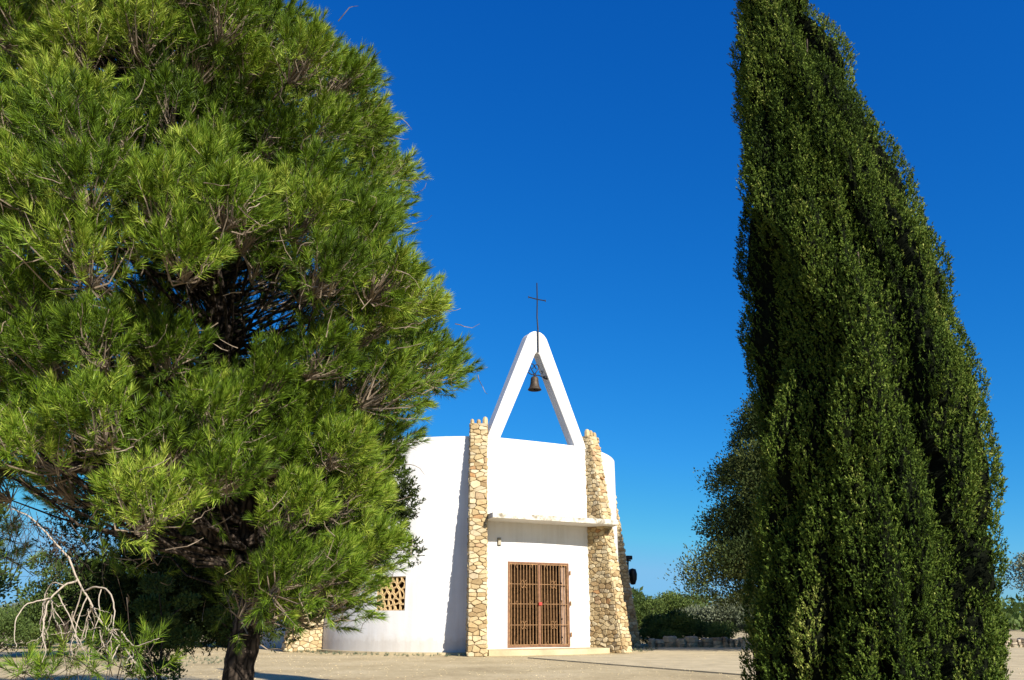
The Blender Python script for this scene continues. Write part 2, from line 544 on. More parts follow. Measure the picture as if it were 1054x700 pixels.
def fin(az, seed, top=9.0, ztop_r=7.22, rbot=8.5, lowtop=None):
    rnd = random.Random(seed)
    a = R(az)
    o = Vector((math.sin(a), -math.cos(a), 0)); t = Vector((math.cos(a), math.sin(a), 0))
    c0 = Vector((CX, CY, 0))
    W = 0.325
    def P(s, r, z): return c0 + t * s + o * r + Vector((0, 0, z))
    core = MB()
    vs = [P(-W, RD - .2, -.05), P(W, RD - .2, -.05), P(W, rbot, -.05), P(-W, rbot, -.05), P(-W, RD - .2, top), P(W, RD - .2, top), P(W, ztop_r, top), P(-W, ztop_r, top)]
    core.add(vs, [(0, 1, 2, 3), (4, 7, 6, 5), (0, 3, 7, 4), (1, 5, 6, 2), (3, 2, 6, 7), (0, 4, 5, 1)])
    root = under(core.build('buttress', M['mortar']))
    mb = MB()
    slope = (rbot - ztop_r) / top
    side = [(RD - .2, 0), (rbot, 0), (ztop_r, top), (RD - .2, top)]
    rubble(mb, lambda x, y, h: P(W + h, x, y), side, .25, .145, rnd)
    rubble(mb, lambda x, y, h: P(-W - h, x, y), side, .25, .145, rnd)
    end = [(-W - .03, 0), (W + .03, 0), (W + .03, top), (-W - .03, top)]
    rubble(mb, lambda x, y, h: P(x, rbot - slope * y + h, y + h * .15), end, .29, .14, rnd, .07, .008, .34, .2)
    # upright stones crowning the top
    for i, s in enumerate((-.27, 0.0, .27)):
        for r in (7.06, ):
            hh = rnd.uniform(.2, .33); ww = rnd.uniform(.09, .12)
            v = []
            for z, k in ((-.04, 1), (hh * .6, .95), (hh * .9, .7), (hh, .35)):
                for q in range(7):
                    th = 2 * math.pi * q / 7
                    v.append(P(s + ww * k * math.cos(th), r + .13 * k * math.sin(th), top + z))
            f = [(r_ * 7 + q, r_ * 7 + (q + 1) % 7, (r_ + 1) * 7 + (q + 1) % 7, (r_ + 1) * 7 + q) for r_ in range(3) for q in range(7)]
            f.append(tuple(21 + q for q in range(7)))
            mb.add(v, f)
    # a few loose footing stones
    st = mb.build('rubble_facing', M['stone'], root)
    return root
for i, az in enumerate((-63, 4.7, 50.9, 107, 150, 195, 245)):
    f_ = fin(az, 20 + i)
    f_['label'] = {-63: 'stone buttress at the left end of the white wall', 4.7: 'stone buttress left of the entrance', 50.9: 'stone buttress right of the entrance', 107: 'stone buttress in shade at the far right'}.get(az, 'stone buttress at the back of the chapel')

# side annex seen past the pine trunk
def annex():
    fr = lambda x, y, z: Vector((-12.0, 40.6, 0)) + Vector((math.cos(R(8)), math.sin(R(8)), 0)) * x + Vector((-math.sin(R(8)), math.cos(R(8)), 0)) * y + Vector((0, 0, z))
    mb = MB()
    mb.box(fr, (0, 0, 0), (5.2, 5, 4.6))
    a = under(mb.build('annex', M['plaster'], bev=.02))
    mb = MB()
    rnd = random.Random(5)
    rubble(mb, lambda x, y, h: fr(x, -h - .05, y), [(-.9, 0), (.25, 0), (.2, 4.8), (-.7, 4.8)], .34, .24, rnd)
    rubble(mb, lambda x, y, h: fr(.25 + h, x, y), [(-.08, 0), (.5, 0), (.5, 4.8), (-.08, 4.8)], .34, .24, rnd)
    mb.box(fr, (-.85, -.045, 0), (.24, 1.0, 4.7))
    st = mb.build('stone_pier', M['greystone'], a)
annex()

# bell gable ------------------------------------------------------
GA = 28.0
e_ = Vector((math.cos(R(GA)), math.sin(R(GA)), 0)); n_ = Vector((math.sin(R(GA)), -math.cos(R(GA)), 0))
gm = Vector((CX, CY, 0)) + n_ * (RD * math.cos(R(20)))
gf = lambda s, n, z: gm + e_ * s + n_ * n + Vector((0, 0, z))
def gable():
    # rounded inverted V
    Rr, cz = .56, 12.96
    outer = [(2.46, 8.4)]
    for k in range(17):
        t = R(20 + 140 * k / 16)
        outer.append((Rr * math.cos(t), cz + Rr * math.sin(t)))
    outer += [(-2.46, 8.4)]
    inner = [(-1.88, 8.4)]
    for k in range(9):
        t = R(160 - 140 * k / 8)
        inner.append((.11 * math.cos(t), 12.42 + .11 * math.sin(t)))
    inner += [(1.88, 8.4)]
    # match counts: front face as strip between resampled outer / inner curves
    def resample(p, n):
        d = [0]
        for i in range(1, len(p)): d.append(d[-1] + math.dist(p[i], p[i - 1]))
        out = []
        for k in range(n):
            q = d[-1] * k / (n - 1)
            i = max(j for j in range(len(d)) if d[j] <= q + 1e-9); i = min(i, len(p) - 2)
            f = (q - d[i]) / (d[i + 1] - d[i]); out.append((p[i][0] + (p[i + 1][0] - p[i][0]) * f, p[i][1] + (p[i + 1][1] - p[i][1]) * f))
        return out
    n = 61
    inner = inner[::-1]
    # parametrise both by side + height so quads stay square to the leg
    O = resample(outer, n); I = resample(inner, n)
    mb = MB()
    n0, n1 = -.5, .03
    vs = [gf(s, n1, z) for s, z in O] + [gf(s, n1, z) for s, z in I] + [gf(s, n0, z) for s, z in O] + [gf(s, n0, z) for s, z in I]
    fs = []
    for i in range(n - 1):
        fs += [(i, i + 1, n + i + 1, n + i), (2 * n + i, 3 * n + i, 3 * n + i + 1, 2 * n + i + 1), (i, 2 * n + i, 2 * n + i + 1, i + 1), (n + i, n + i + 1, 3 * n + i + 1, 3 * n + i)]
    mb.add(vs, fs)
    ob = mb.build('bell_gable', M['plaster'])
    bm = bmesh.new(); bm.from_mesh(ob.data); bmesh.ops.recalc_face_normals(bm, faces=bm.faces); bm.to_mesh(ob.data); bm.free()
    ob.modifiers.new('bevel', 'BEVEL').width = .025
    return under(ob)
gab = gable()
mb = MB()
mb.tube([gf(0.0, .10, 12.5), gf(0, .10, 13.5), gf(-.01, .04, 14.2), gf(.01, .04, 15.0), gf(0, .04, 15.85)], [.032, .032, .03, .028, .025], 8)
mb.tube([gf(-.44, .04, 15.08), gf(0, .045, 15.05), gf(.44, .04, 15.06)], .026, 8)
for q in ((-.44, 15.08), (.44, 15.06)): mb.tube([gf(q[0], .04, q[1] - .05), gf(q[0], .04, q[1] + .05)], .02, 6)
crs = mb.build('iron_cross', M['black'], gab); crs.matrix_parent_inverse = Matrix()
crs.parent = gab
crs.matrix_parent_inverse = Matrix.Identity(4)

def arc(cx, cz, r, a0, a1, n=12):
    return [(cx + r * math.cos(R(a0 + (a1 - a0) * k / n)), cz + r * math.sin(R(a0 + (a1 - a0) * k / n))) for k in range(n + 1)]
bell = empty('church_bell', gf(-.02, -.22, 10.86), R(GA))
tag(bell, 'small bronze bell hanging in the white bell gable from a scrolled black iron yoke', 'bell')
L = lambda x, y, z: Vector((x, y, z))
mb = MB()
mb.lathe([(.0, .60), (.06, .61), (.13, .59), (.17, .53), (.175, .42), (.19, .28), (.225, .14), (.29, .03), (.31, 0), (.29, -.01), (.26, .03), (.2, .14), (.16, .3), (.14, .5), (0, .55)], L)
mb.build('bell_body', M['bronze'], bell, True)
mb = MB()
mb.tube([L(0, 0, .5), L(0, 0, .05)], .014, 7); mb.lathe([(0, .06), (.04, .04), (.05, 0), (.04, -.04), (0, -.06)], L, 12)
mb.build('clapper', M['black'], bell, True)
mb = MB()
def y3(p, yy=0): return [L(x, yy, z) for x, z in p]
mb.tube(y3([(0, .58), (0, .75)]), .05, 8)
mb.tube(y3([(-.50, .72), (-.35, .78), (-.2, .70), (-.1, .68), (0, .74), (.1, .68), (.2, .70), (.36, .66), (.52, .62)]), .026, 7)
for sgn in (-1, 1):
    mb.tube(y3([(0, .7), (sgn * .10, .85), (sgn * .2, 1.0)] + [(sgn * x, z) for x, z in arc(.12, 1.07, .11, -20, 170)] + [(sgn * .06, 1.0), (sgn * .1, .97)]), .022, 7)
    mb.tube(y3([(sgn * x, z) for x, z in arc(.33, .85, .07, -100, 200)]), .02, 7)
mb.tube([L(.42, -.1, .62), L(.58, -.1, .58)], .07, 8)
mb.build('yoke', M['black'], bell, True)

# canopy ---------------------------------------------------------
def canopy():
    p0 = Vector((-.74, 32.45, 0)); ang = R(27.5)
    d = Vector((math.cos(ang), math.sin(ang), 0)); nn = Vector((math.sin(ang), -math.cos(ang), 0))
    z0, z1 = 5.03, 5.23
    fp = [p0, p0 + d * 5.85]
    back = []
    for t in np.linspace(0, 1, 21):
        a = 6 + (61 - 6) * t
        q = dP(a, RD - .05, 0); back.append(q)
    mb = MB()
    fr_pts = []
    for t in np.linspace(0, 1, 21): fr_pts.append(p0 + d * (5.85 * t))
    for i in range(20):
        a, b, c, e = fr_pts[i], fr_pts[i + 1], back[i + 1], back[i]
        z = lambda p, zz: Vector((p.x, p.y, zz))
        mb.add([z(a, z0), z(b, z0), z(b, z1), z(a, z1)], [(0, 1, 2, 3)])
        mb.add([z(a, z0), z(e, z0), z(c, z0), z(b, z0)], [(0, 1, 2, 3)], 1)
        mb.add([z(a, z1), z(b, z1), z(c, z1), z(e, z1)], [(0, 1, 2, 3)])
    for i, j in ((0, 0), (20, 20)):
        a, e = fr_pts[i], back[j]
        mb.add([Vector((a.x, a.y, z0)), Vector((a.x, a.y, z1)), Vector((e.x, e.y, z1)), Vector((e.x, e.y, z0))], [(0, 1, 2, 3)])
    ob = mb.build('entrance_canopy', [M['concrete'], M['plaster']])
    bm = bmesh.new(); bm.from_mesh(ob.data); bmesh.ops.remove_doubles(bm, verts=bm.verts, dist=.001); bm.to_mesh(ob.data); bm.free()
    return under(ob)
canopy()

# gate and door --------------------------------------------------
DC = (DOOR[0] + DOOR[1]) / 2
de = Vector((math.cos(R(DC)), math.sin(R(DC)), 0)); dn = Vector((math.sin(R(DC)), -math.cos(R(DC)), 0))
dm = Vector((CX, CY, 0)) + dn * 6.60
df = lambda s, n, z: dm + de * s + dn * n + Vector((0, 0, z))
HW = RD * math.sin(R((DOOR[1] - DOOR[0]) / 2)) - .005
Z0, Z1 = .245, 3.5
mb = MB()
fw = .06
mb.box(df, (-HW, -.06, Z0), (-HW + fw, .06, Z1)); mb.box(df, (HW - fw, -.06, Z0), (HW, .06, Z1))
mb.box(df, (-HW + fw, -.06, Z1 - fw), (HW - fw, .06, Z1 - .003)); mb.box(df, (-HW + fw, -.06, Z0 + .003), (HW - fw, .06, Z0 + fw))
gate = under(mb.build('gate_frame', M['rustlight'], bev=.006))
def leaf(s0, s1, flip):
    mb = MB()
    za, zb = Z0 + fw + .012, Z1 - fw - .012
    fr = .035
    mb.box(df, (s0, 0, za), (s0 + fr, .05, zb)); mb.box(df, (s1 - fr, 0, za), (s1, .05, zb))
    mb.box(df, (s0 + fr, .001, zb - fr), (s1 - fr, .049, zb)); mb.box(df, (s0 + fr, .001, za), (s1 - fr, .049, za + fr))
    H = zb - za
    hz = [za + H * k for k in (.245, .5, .745)]
    for z in hz: mb.box(df, (s0 + fr, .002, z - .010), (s1 - fr, .046, z + .010))
    n = 9
    for i in range(n):
        s = s0 + fr + (s1 - s0 - 2 * fr) * (i + .5) / n
        for k in range(4):
            lo = (za + fr) if k == 0 else hz[k - 1] + .014
            hi = (zb - fr) if k == 3 else hz[k] - .014
            mb.tube([df(s, .024, lo - .01), df(s, .024, hi + .01)], .0165, 6)
    mid = (s0 + s1) / 2
    for z in (hz[0], hz[2]):
        for sx in (-1, 1):
            for sz in (-1, 1):
                pts = [df(mid + sx * x, .06, z + sz * y) for x, y in ((.0, .0), (.03, .1), (.09, .15), (.13, .1), (.1, .05))]
                mb.tube(pts, .012, 6)
    for sx in (.25, .75):
        s = s0 + (s1 - s0) * sx
        for z, q in ((zb - fr, -1), (za + fr, 1), (hz[1], 1)):
            pts = [df(s - .06, .05, z), df(s, .06, z + q * .13), df(s + .06, .05, z)]
            mb.tube(pts, .012, 6)
    return mb.build('gate_leaf', M['rust'], gate)
for a in (leaf(-HW + fw + .01, -.03, 0), leaf(.03, HW - fw - .01, 1)):
    pass
mb = MB(); mb.box(df, (-.045, .012, Z0 + fw + .02), (.045, .085, Z1 - fw - .02)); mb.build('centre_stile', M['rustlight'], gate)
mb = MB(); mb.box(df, (-.06, .086, 1.82), (.09, .14, 1.94)); mb.build('lock', M['red'], gate, bev=.01)
for z in (.7, 1.9, 3.1):
    mb = MB(); mb.tube([df(HW + .03, .10, z - .09), df(HW + .03, .10, z + .09)], .035, 8)
    mb.build('hinge', M['rust'], gate)
for ch in gate.children: ch.matrix_parent_inverse = Matrix.Identity(4)
# wooden double door behind the bars
def wood_door(s0, s1, n0, parent_name='wooden_door', m='wood'):
    mb = MB()
    mb.box(df, (s0, n0 - .05, Z0), (s1, n0, Z1 - .04))
    w = s1 - s0
    for za, zb in ((.12, .30), (.34, .62), (.66, .93)):
        for a, b in ((.1, .46), (.54, .9)):
            mb.box(df, (s0 + w * a, n0 - .01, Z0 + (Z1 - Z0) * za), (s0 + w * b, n0 + .025, Z0 + (Z1 - Z0) * zb))
    return under(mb.build(parent_name, M[m], bev=.008))
wood_door(-HW + .02, -.01, -.3)
wood_door(.0, HW - .36, -.3)
mb = MB(); mb.box(df, (HW - .34, -.24, Z0), (HW - .02, -.07, Z1 - .1))
dl = under(mb.build('door_jamb', M['wood_sunlit'], bev=.01))
for z in (.6, 1.3, 2.0, 2.7):
    mb = MB(); mb.tube([df(HW - .30, -.08, z), df(HW - .30, -.05, z)], .03, 7)
    mb.build('bolt', M['black'], dl).matrix_parent_inverse = Matrix.Identity(4)

# lattice window -------------------------------------------------
def lattice():
    am = (WIN[0] + WIN[1]) / 2; half = RD * math.sin(R((WIN[1] - WIN[0]) / 2))
    ee = Vector((math.cos(R(am)), math.sin(R(am)), 0)); nn = Vector((math.sin(R(am)), -math.cos(R(am)), 0))
    m0 = dP(am, RD * math.cos(R((WIN[1] - WIN[0]) / 2)) - .03, 0)
    fr = lambda s, z, h: m0 + ee * s + nn * h + Vector((0, 0, z))
    poly = [(-half, WIN[2]), (half, WIN[2]), (half, WIN[3]), (-half, WIN[3])]
    rnd = random.Random(3)
    mb = MB()
    cells = voronoi_cells(poly, .24, .23, rnd)
    for c in cells:
        if area(c) < .004: continue
        cx = sum(p[0] for p in c) / len(c); cy = sum(p[1] for p in c) / len(c)
        n = len(c); k = max(.35, 1 - .03 / math.sqrt(area(c)) * 2)
        rc = []
        for i in range(n):
            rc.append((cx + (c[i][0] - cx) * k, cy + (c[i][1] - cy) * k))
        vs = [fr(*p, 0) for p in c] + [fr(*p, .01) for p in rc] + [fr(*p, -.09) for p in rc] + [fr(*p, -.09) for p in c]
        fs = []
        for i in range(n):
            j = (i + 1) % n
            fs += [(i, j, n + j, n + i), (n + i, n + j, 2 * n + j, 2 * n + i), (2 * n + i, 2 * n + j, 3 * n + j, 3 * n + i)]
        mb.add(vs, fs)
    win = under(mb.build('lattice_window', M['lattice']))
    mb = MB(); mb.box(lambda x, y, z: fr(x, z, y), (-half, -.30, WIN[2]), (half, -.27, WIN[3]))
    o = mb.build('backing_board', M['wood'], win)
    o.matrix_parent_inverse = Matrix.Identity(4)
lattice()

# small fittings -------------------------------------------------
mb = MB()
q = dP(-14.5, RD - .2, WT)
mb.tube([q, q + Vector((0, 0, .32))], [.03, .022], 8); mb.tube([q + Vector((0, 0, .0)), q + Vector((0, 0, .05))], .06, 8)
under(mb.build('roof_pin', M['black']))
wl = empty('wall_lamp', dP(12.2, RD, 4.25), R(14))
tag(wl, 'small oblong lamp on the white wall under the canopy beside the left buttress', 'lamp')
mb = MB(); mb.box(L, (-.08, -.02, -.16), (.08, .03, .16)); mb.build('back_plate', M['black'], wl, bev=.01)
mb = MB(); mb.box(L, (-.065, -.10, -.14), (.065, -.021, .14)); mb.build('housing', M['lamp'], wl, bev=.02)
# floodlight pair on the far buttress
fl = empty('floodlight', dP(107, 7.8, 3.2), R(107))
tag(fl, 'black floodlight on an iron bracket on the shaded far right buttress', 'floodlight')
mb = MB(); mb.tube([L(0, 0, 0), L(0, -.35, .1), L(0, -.4, .9)], .045, 8); mb.tube([L(-.3, -.4, .86), L(.3, -.4, .92)], .035, 8); mb.build('bracket', M['black'], fl)
mb = MB(); mb.lathe([(0, -.3), (.17, -.28), (.3, -.1), (.33, .1), (.25, .28), (0, .32)], lambda x, y, z: L(x, -.62 + y * .6, .1 + z * 1.3), 14); mb.build('lamp_head', M['black'], fl, True)
mb = MB(); mb.box(L, (-.1, -.62, .93), (.14, -.3, 1.13)); mb.build('small_lamp', M['black'], fl, bev=.03)

# dry stone boundary wall ---------------------------------------
def drywall(x0, x1, y, h, seed, label):
    rnd = random.Random(seed)
    mb = MB()
    x = x0
    while x < x1:
        ww = rnd.uniform(.2, .62)
        yy = y + rnd.uniform(-.05, .05); hh = h * rnd.uniform(.75, 1.2)
        NL = rnd.choice((2, 2, 3))
        for lev in range(NL):
            z0 = lev * hh / NL
            mbx = []
            k = []
            for (a, b, zt) in ((1, 1, z0), (1, 1, z0 + hh * .8 / NL), (.8, .8, z0 + hh / NL)):
                for q in range(8):
                    th = 2 * math.pi * q / 8 + .3
                    ca, sa = math.cos(th), math.sin(th)
                    sq = 1 / max(abs(ca), abs(sa)) * .5 + .5
                    mbx.append((x + ww / 2 + ww * .56 * a * ca * sq + rnd.uniform(-.03, .03), yy + .28 * b * sa * sq + rnd.uniform(-.03, .03), zt + rnd.uniform(-.02, .02) * (zt > 0.01)))
            fs = [(r_ * 8 + q, r_ * 8 + (q + 1) % 8, (r_ + 1) * 8 + (q + 1) % 8, (r_ + 1) * 8 + q) for r_ in range(2) for q in range(8)]
            fs.append(tuple(16 + q for q in range(8)))
            mb.add(mbx, fs)
        x += ww
    tag(mb.build('stone_wall', M['greystone']), label, 'wall')
drywall(6.6, 34, 42.5, .42, 4, 'low grey dry stone wall along the far edge of the gravel yard right of the chapel')

# ---------------------------------------------------------------- foliage builders
def leaf_faces(P, A, L_, W_, lift=0.0):
    """diamond leaves: P base (n,3), A axis (n,3), lengths, widths -> (n,4,3)"""
    B = perp(A)
    tip = P + A * L_[:, None]; mid = P + A * (L_ * .45)[:, None]
    return np.stack([P, mid + B * W_[:, None] * .5, tip, mid - B * W_[:, None] * .5], axis=1)

def sprays(P, A, n, L, W, spread=.6, tintv=None, axis=None, tip=0.0):
    """each spray: n diamond leaves fanned about axis A at P"""
    k = len(P)
    P2 = np.repeat(P, n, 0); A2 = np.repeat(A, n, 0)
    a = unit(A2 + rng.normal(size=A2.shape) * spread)
    q_ = rng.random((k * n, 1))
    P2 = P2 + A2 * (q_ * (axis or L * .9))
    Ls = L * rng.uniform(.6, 1.2, k * n); Ws = W * rng.uniform(.7, 1.2, k * n)
    t = np.repeat(tintv, n) + rng.normal(size=k * n) * .1 + tip * (q_[:, 0] - .5)
    return leaf_faces(P2, a, Ls, Ws), t

def limb(p0, p1, sag=.15, n=5, wob=.08):
    p0, p1 = np.array(p0, float), np.array(p1, float)
    L_ = np.linalg.norm(p1 - p0)
    pts = []
    for i in range(n + 1):
        t = i / n
        q = p0 + (p1 - p0) * t
        q[2] += sag * L_ * math.sin(math.pi * t) * .5
        if 0 < i < n: q += rng.normal(size=3) * wob * L_ * .25
        pts.append(q)
    return pts

def lobe_tree(name, x, y, h, r, label, cat='tree', mat='farpine', z0=None, n=9000, leaf=.16, lobes=22, group=None, trunk_r=.12, shape='round', lean=(0, 0), bark='bark', side=None, asp=.75):
    root = empty(name, (x, y, 0))
    tag(root, label, cat, group)
    if z0 is None: z0 = h * .25
    cs, rs = [], []
    k = 0
    while len(cs) < lobes and k < 4000:
        k += 1
        u = unit(rng.normal(size=3)); q = rng.random() ** .4
        zc = (z0 + h) / 2; hz = (h - z0) / 2
        rr = r * rng.uniform(.26, .42)
        f = 1.0
        p = np.array([u[0] * (r - rr * .8) * q, u[1] * (r - rr * .8) * q, zc + u[2] * (hz - rr * asp * .8) * q])
        if shape == 'cone':
            p[2] = z0 + rr * asp + (h - z0 - rr * asp) * rng.random() ** 1.2
            th_ = rng.uniform(0, 6.283); p[0] = math.cos(th_) * (r - rr) * q; p[1] = math.sin(th_) * (r - rr) * q
            tt = (p[2] - z0) / (h - z0); f = 1.1 - tt * .98
            p[0] *= f; p[1] *= f
        if side is not None and not side(p): continue
        p[0] += lean[0] * (p[2] / h); p[1] += lean[1] * (p[2] / h)
        cs.append(p); rs.append(rr * (.75 + .25 * f))
    cs = np.array(cs); rs = np.array(rs)
    wgt = rs ** 2; idx = rng.choice(len(cs), n, p=wgt / wgt.sum())
    u = unit(rng.normal(size=(n, 3))); u[:, 2] = np.abs(u[:, 2]) * np.where(rng.random(n) < .75, 1, -.7)
    bumpy = 1 + .22 * np.sin(u[:, 0] * 9 + idx) * np.sin(u[:, 1] * 8 + idx * 2) + .1 * rng.normal(size=n)
    P = cs[idx] + u * (rs[idx] * rng.uniform(.66, 1.0, n) * bumpy)[:, None] * np.array([1, 1, asp])
    A = unit(u + np.array([0, 0, .5]) + rng.normal(size=(n, 3)) * .6)
    tint = .5 + .18 * rng.normal(size=len(cs))[idx] + .15 * rng.normal(size=n)
    V = leaf_faces(P, A, leaf * rng.uniform(.6, 1.3, n), leaf * .55 * rng.uniform(.6, 1.2, n))
    faces_np('crown', V, 4, tint, M[mat], root)
    mb = MB()
    tz = z0 + (h - z0) * .55
    mb.tube([(0, 0, -.05), (lean[0] * .2 + .05 * r, 0, tz * .5), (lean[0] * .6, lean[1] * .6, tz), ], [trunk_r, trunk_r * .75, trunk_r * .35], 9)
    for p in cs[:14]:
        zb = min(tz * .95, max(z0 * .6, p[2] - r * .5)); bb = (lean[0] * .3, lean[1] * .3, zb)
        mb.tube(limb(bb, p, .1, 4), [trunk_r * .45, trunk_r * .35, trunk_r * .28, trunk_r * .2, trunk_r * .1], 6)
    mb.build('trunk', M[bark], root, True)
    return root

# ---------------------------------------------------------------- the big pine
def needles(P, A, Lg, nn, need_len, tint, wid=.0055):
    """P shoot base (k,3), A axis (k,3), Lg length (k,), nn needles each"""
    k = len(P)
    t = rng.random((k, nn)) ** .8
    t[:, : nn // 4] = rng.uniform(.75, 1.0, (k, nn // 4))
    B = perp(A); Cc = np.cross(A, B)
    th = rng.random((k, nn)) * 2 * math.pi
    ang = np.radians(58 - 38 * t + rng.normal(size=(k, nn)) * 9)
    rad = B[:, None] * np.cos(th)[..., None] + Cc[:, None] * np.sin(th)[..., None]
    D = A[:, None] * np.cos(ang)[..., None] + rad * np.sin(ang)[..., None]
    D[..., 2] -= .05
    D = unit(D)
    P0 = P[:, None] + A[:, None] * (t * Lg[:, None])[..., None]
    ln = need_len * rng.uniform(.75, 1.15, (k, nn))
    tip = P0 + D * ln[..., None]
    W = unit(np.cross(D, unit(rng.normal(size=D.shape)))) * wid * .5
    V = np.stack([P0 - W, P0 + W, tip], axis=2).reshape(-1, 3, 3)
    T = (tint[:, None] + rng.normal(size=(k, nn)) * .17).reshape(-1)
    return V, T

ZS = [1.2, 1.6, 2.3, 3.15, 3.5, 3.9, 4.6, 5.2, 5.7, 6.2, 7.0, 7.6, 8.3, 9.3, 10.0]
RS = [1.42, 1.92, 2.25, 2.35, 2.55, 2.84, 2.68, 2.4, 2.25, 2.5, 2.45, 2.0, 1.75, 1.5, .6]
XS = [-3.0, -3.15, -3.2, -3.2, -3.2, -3.2, -3.2, -3.3, -3.4, -3.6, -4.0, -4.4, -5.0, -5.5, -5.7]
PY = 8.0
pine = empty('pine_tree', (-2.5, 8.0, 0))
tag(pine, 'large bushy green pine with a dark leaning trunk, filling the left of the view', 'pine tree')
off = np.array([-2.5, 8.0, 0])
def build_pine():
    cen, rad, dirs, cnt = [], [], [], []
    tries = 0
    def ok(p):
        rat = p[0] / p[1]
        if p[2] < 2.5 and rat < -.47: return False
        if p[2] < 2.0 and rat < -.37: return False
        if p[2] < 1.75 and rat < -.32: return False
        if p[1] < 8.6 and -.43 < rat < -.27 and 3.25 < p[2] < 4.35: return False
        if p[1] < 7.3 and -.52 < rat < -.40 and 2.7 < p[2] < 3.2: return False
        return True
    def far(p, q, m): return all(np.linalg.norm(p - a) > m for a in q)
    while len(cen) < 300 and tries < 20000:
        tries += 1
        z = rng.uniform(1.42, 10.1)
        th = rng.uniform(0, 2 * math.pi)
        r = np.interp(z, ZS, RS); xc = np.interp(z, ZS, XS)
        rho = rng.uniform(.30, .50)
        q = max(.1, r - rho * .75 - .12) * (1 - .25 * rng.random() ** 2)
        p = np.array([xc + q * math.cos(th), PY + q * math.sin(th), z])
        lump = math.sin(2.3 * p[0] + .7 * z) * math.sin(2.1 * p[1] + 1.0) + .8 * math.sin(2.6 * z + 1.3 * p[0])
        p[0] += math.cos(th) * .17 * lump; p[1] += math.sin(th) * .17 * lump
        if lump < -1.15 and p[1] < 8.8 and p[2] > 2.2: continue
        if not ok(p): continue
        if not far(p, cen, .45): continue
        cen.append(p); rad.append(rho)
        d = unit(np.array([math.cos(th), math.sin(th), .55])); dirs.append(d)
        front = math.sin(th) < .45
        cnt.append(62 if front else 34)
    nouter = len(cen)
    # inner, sparser boughs
    for _ in range(300):
        z = rng.uniform(2.3, 8.8); th = rng.uniform(0, 2 * math.pi)
        r = np.interp(z, ZS, RS) * rng.uniform(.15, .62); xc = np.interp(z, ZS, XS)
        p = np.array([xc + r * math.cos(th), PY + r * math.sin(th), z])
        if not ok(p): continue
        cen.append(p); rad.append(.5); dirs.append(unit(np.array([math.cos(th), math.sin(th), .8]))); cnt.append(26)
    print('pine clumps', len(cen))
    Pl, Al, Ll, Tl, Bl = [], [], [], [], []
    for c, ro, d, n in zip(cen, rad, dirs, cnt):
        s = unit(rng.normal(size=(n, 3)) + d * .75 + np.array([0, 0, .25]))
        q = rng.uniform(.25, .8, n)
        P = c + s * (ro * q)[:, None] * np.array([1, 1, .9])
        A = unit(s * .75 + d * .35 + np.array([0, 0, .5]) + rng.normal(size=(n, 3)) * .22)
        Pl.append(P); Al.append(A); Ll.append(rng.uniform(.12, .28, n))
        ct = .5 + .13 * rng.normal()
        Tl.append(ct + .12 * rng.normal(size=n)); Bl.append(np.repeat(c[None] - d * ro * .5, n, 0))
    P = np.concatenate(Pl); A = np.concatenate(Al); Lg = np.concatenate(Ll); T = np.concatenate(Tl); B = np.concatenate(Bl)
    V, TT = needles(P - off, A, Lg, 78, .10, T, .0065)
    print('needles', len(V))
    faces_np('crown', V, 3, TT, M['needle'], pine)
    # twigs: clump base -> shoot, as thin three sided prisms
    k = len(P)
    base = B - off; tipp = P - off + A * Lg[:, None] * .8
    mid = (base + P - off) / 2 + rng.normal(size=(k, 3)) * .04 - np.array([0, 0, .03])
    faces = []
    def prism(a, b, ra, rb):
        d = unit(b - a); u = perp(d); v = np.cross(d, u)
        ring = lambda c, r, t: c + (u * math.cos(t) + v * math.sin(t)) * r
        for q in range(3):
            t0, t1 = q * 2.0944, (q + 1) * 2.0944
            faces.append(np.stack([ring(a, ra, t0), ring(a, ra, t1), ring(b, rb, t1), ring(b, rb, t0)], axis=1))
    sel = rng.random(k) < .5
    prism(base[sel], mid[sel], .009, .0065); prism(mid[sel], (P - off)[sel], .0065, .005); prism((P - off)[sel], tipp[sel], .005, .003)
    # bare dead twiglets, pale, curling out between the shoots
    n = 2200
    ci = rng.integers(0, nouter, n); cc = np.array(cen)[ci]; dd = np.array(dirs)[ci]
    a = cc - off + rng.normal(size=(n, 3)) * .2
    di = unit(dd * .5 + rng.normal(size=(n, 3)) * .8)
    for st in range(4):
        ln = rng.uniform(.04, .09, n)[:, None]
        b = a + di * ln
        r0 = .0055 * (1 - st * .18)
        prism(a, b, r0, r0 * .82)
        a = b; di = unit(di + rng.normal(size=(n, 3)) * .35 + np.array([0, 0, .08]))
    F = np.concatenate(faces)
    faces_np('twig', F, 4, np.full(len(F), .5), M['twig'], pine)
    # trunk and limbs
    mb = MB()
    tr = [(-.03, 0, -.1), (0, 0, .35), (.02, 0, .8), (.05, .02, 1.2), (.16, .03, 1.6), (.05, .05, 2.2), (-.2, .05, 3.0), (-.45, 0, 4.0), (-.75, 0, 5.2), (-1.3, 0, 6.5), (-2.0, 0, 7.8), (-2.7, 0, 9.0)]
    rr = [.21, .158, .138, .134, .165, .15, .14, .125, .10, .08, .055, .03]
    # uneven bark swelling
    pts, rad2 = [], []
    for i in range(len(tr) - 1):
        for s in range(4):
            t = s / 4
            q = np.array(tr[i]) * (1 - t) + np.array(tr[i + 1]) * t + rng.normal(size=3) * .008
            pts.append(q); rad2.append((rr[i] * (1 - t) + rr[i + 1] * t) * rng.uniform(.95, 1.06))
    mb.tube(pts, rad2, 16)
    # low fork to the right, and a thick limb running left
    fork = [(.14, .02, 1.5), (.34, .0, 1.72), (.62, -.1, 2.1), (.95, -.2, 2.7)]
    mb.tube(fork, [.09, .075, .055, .03], 9)
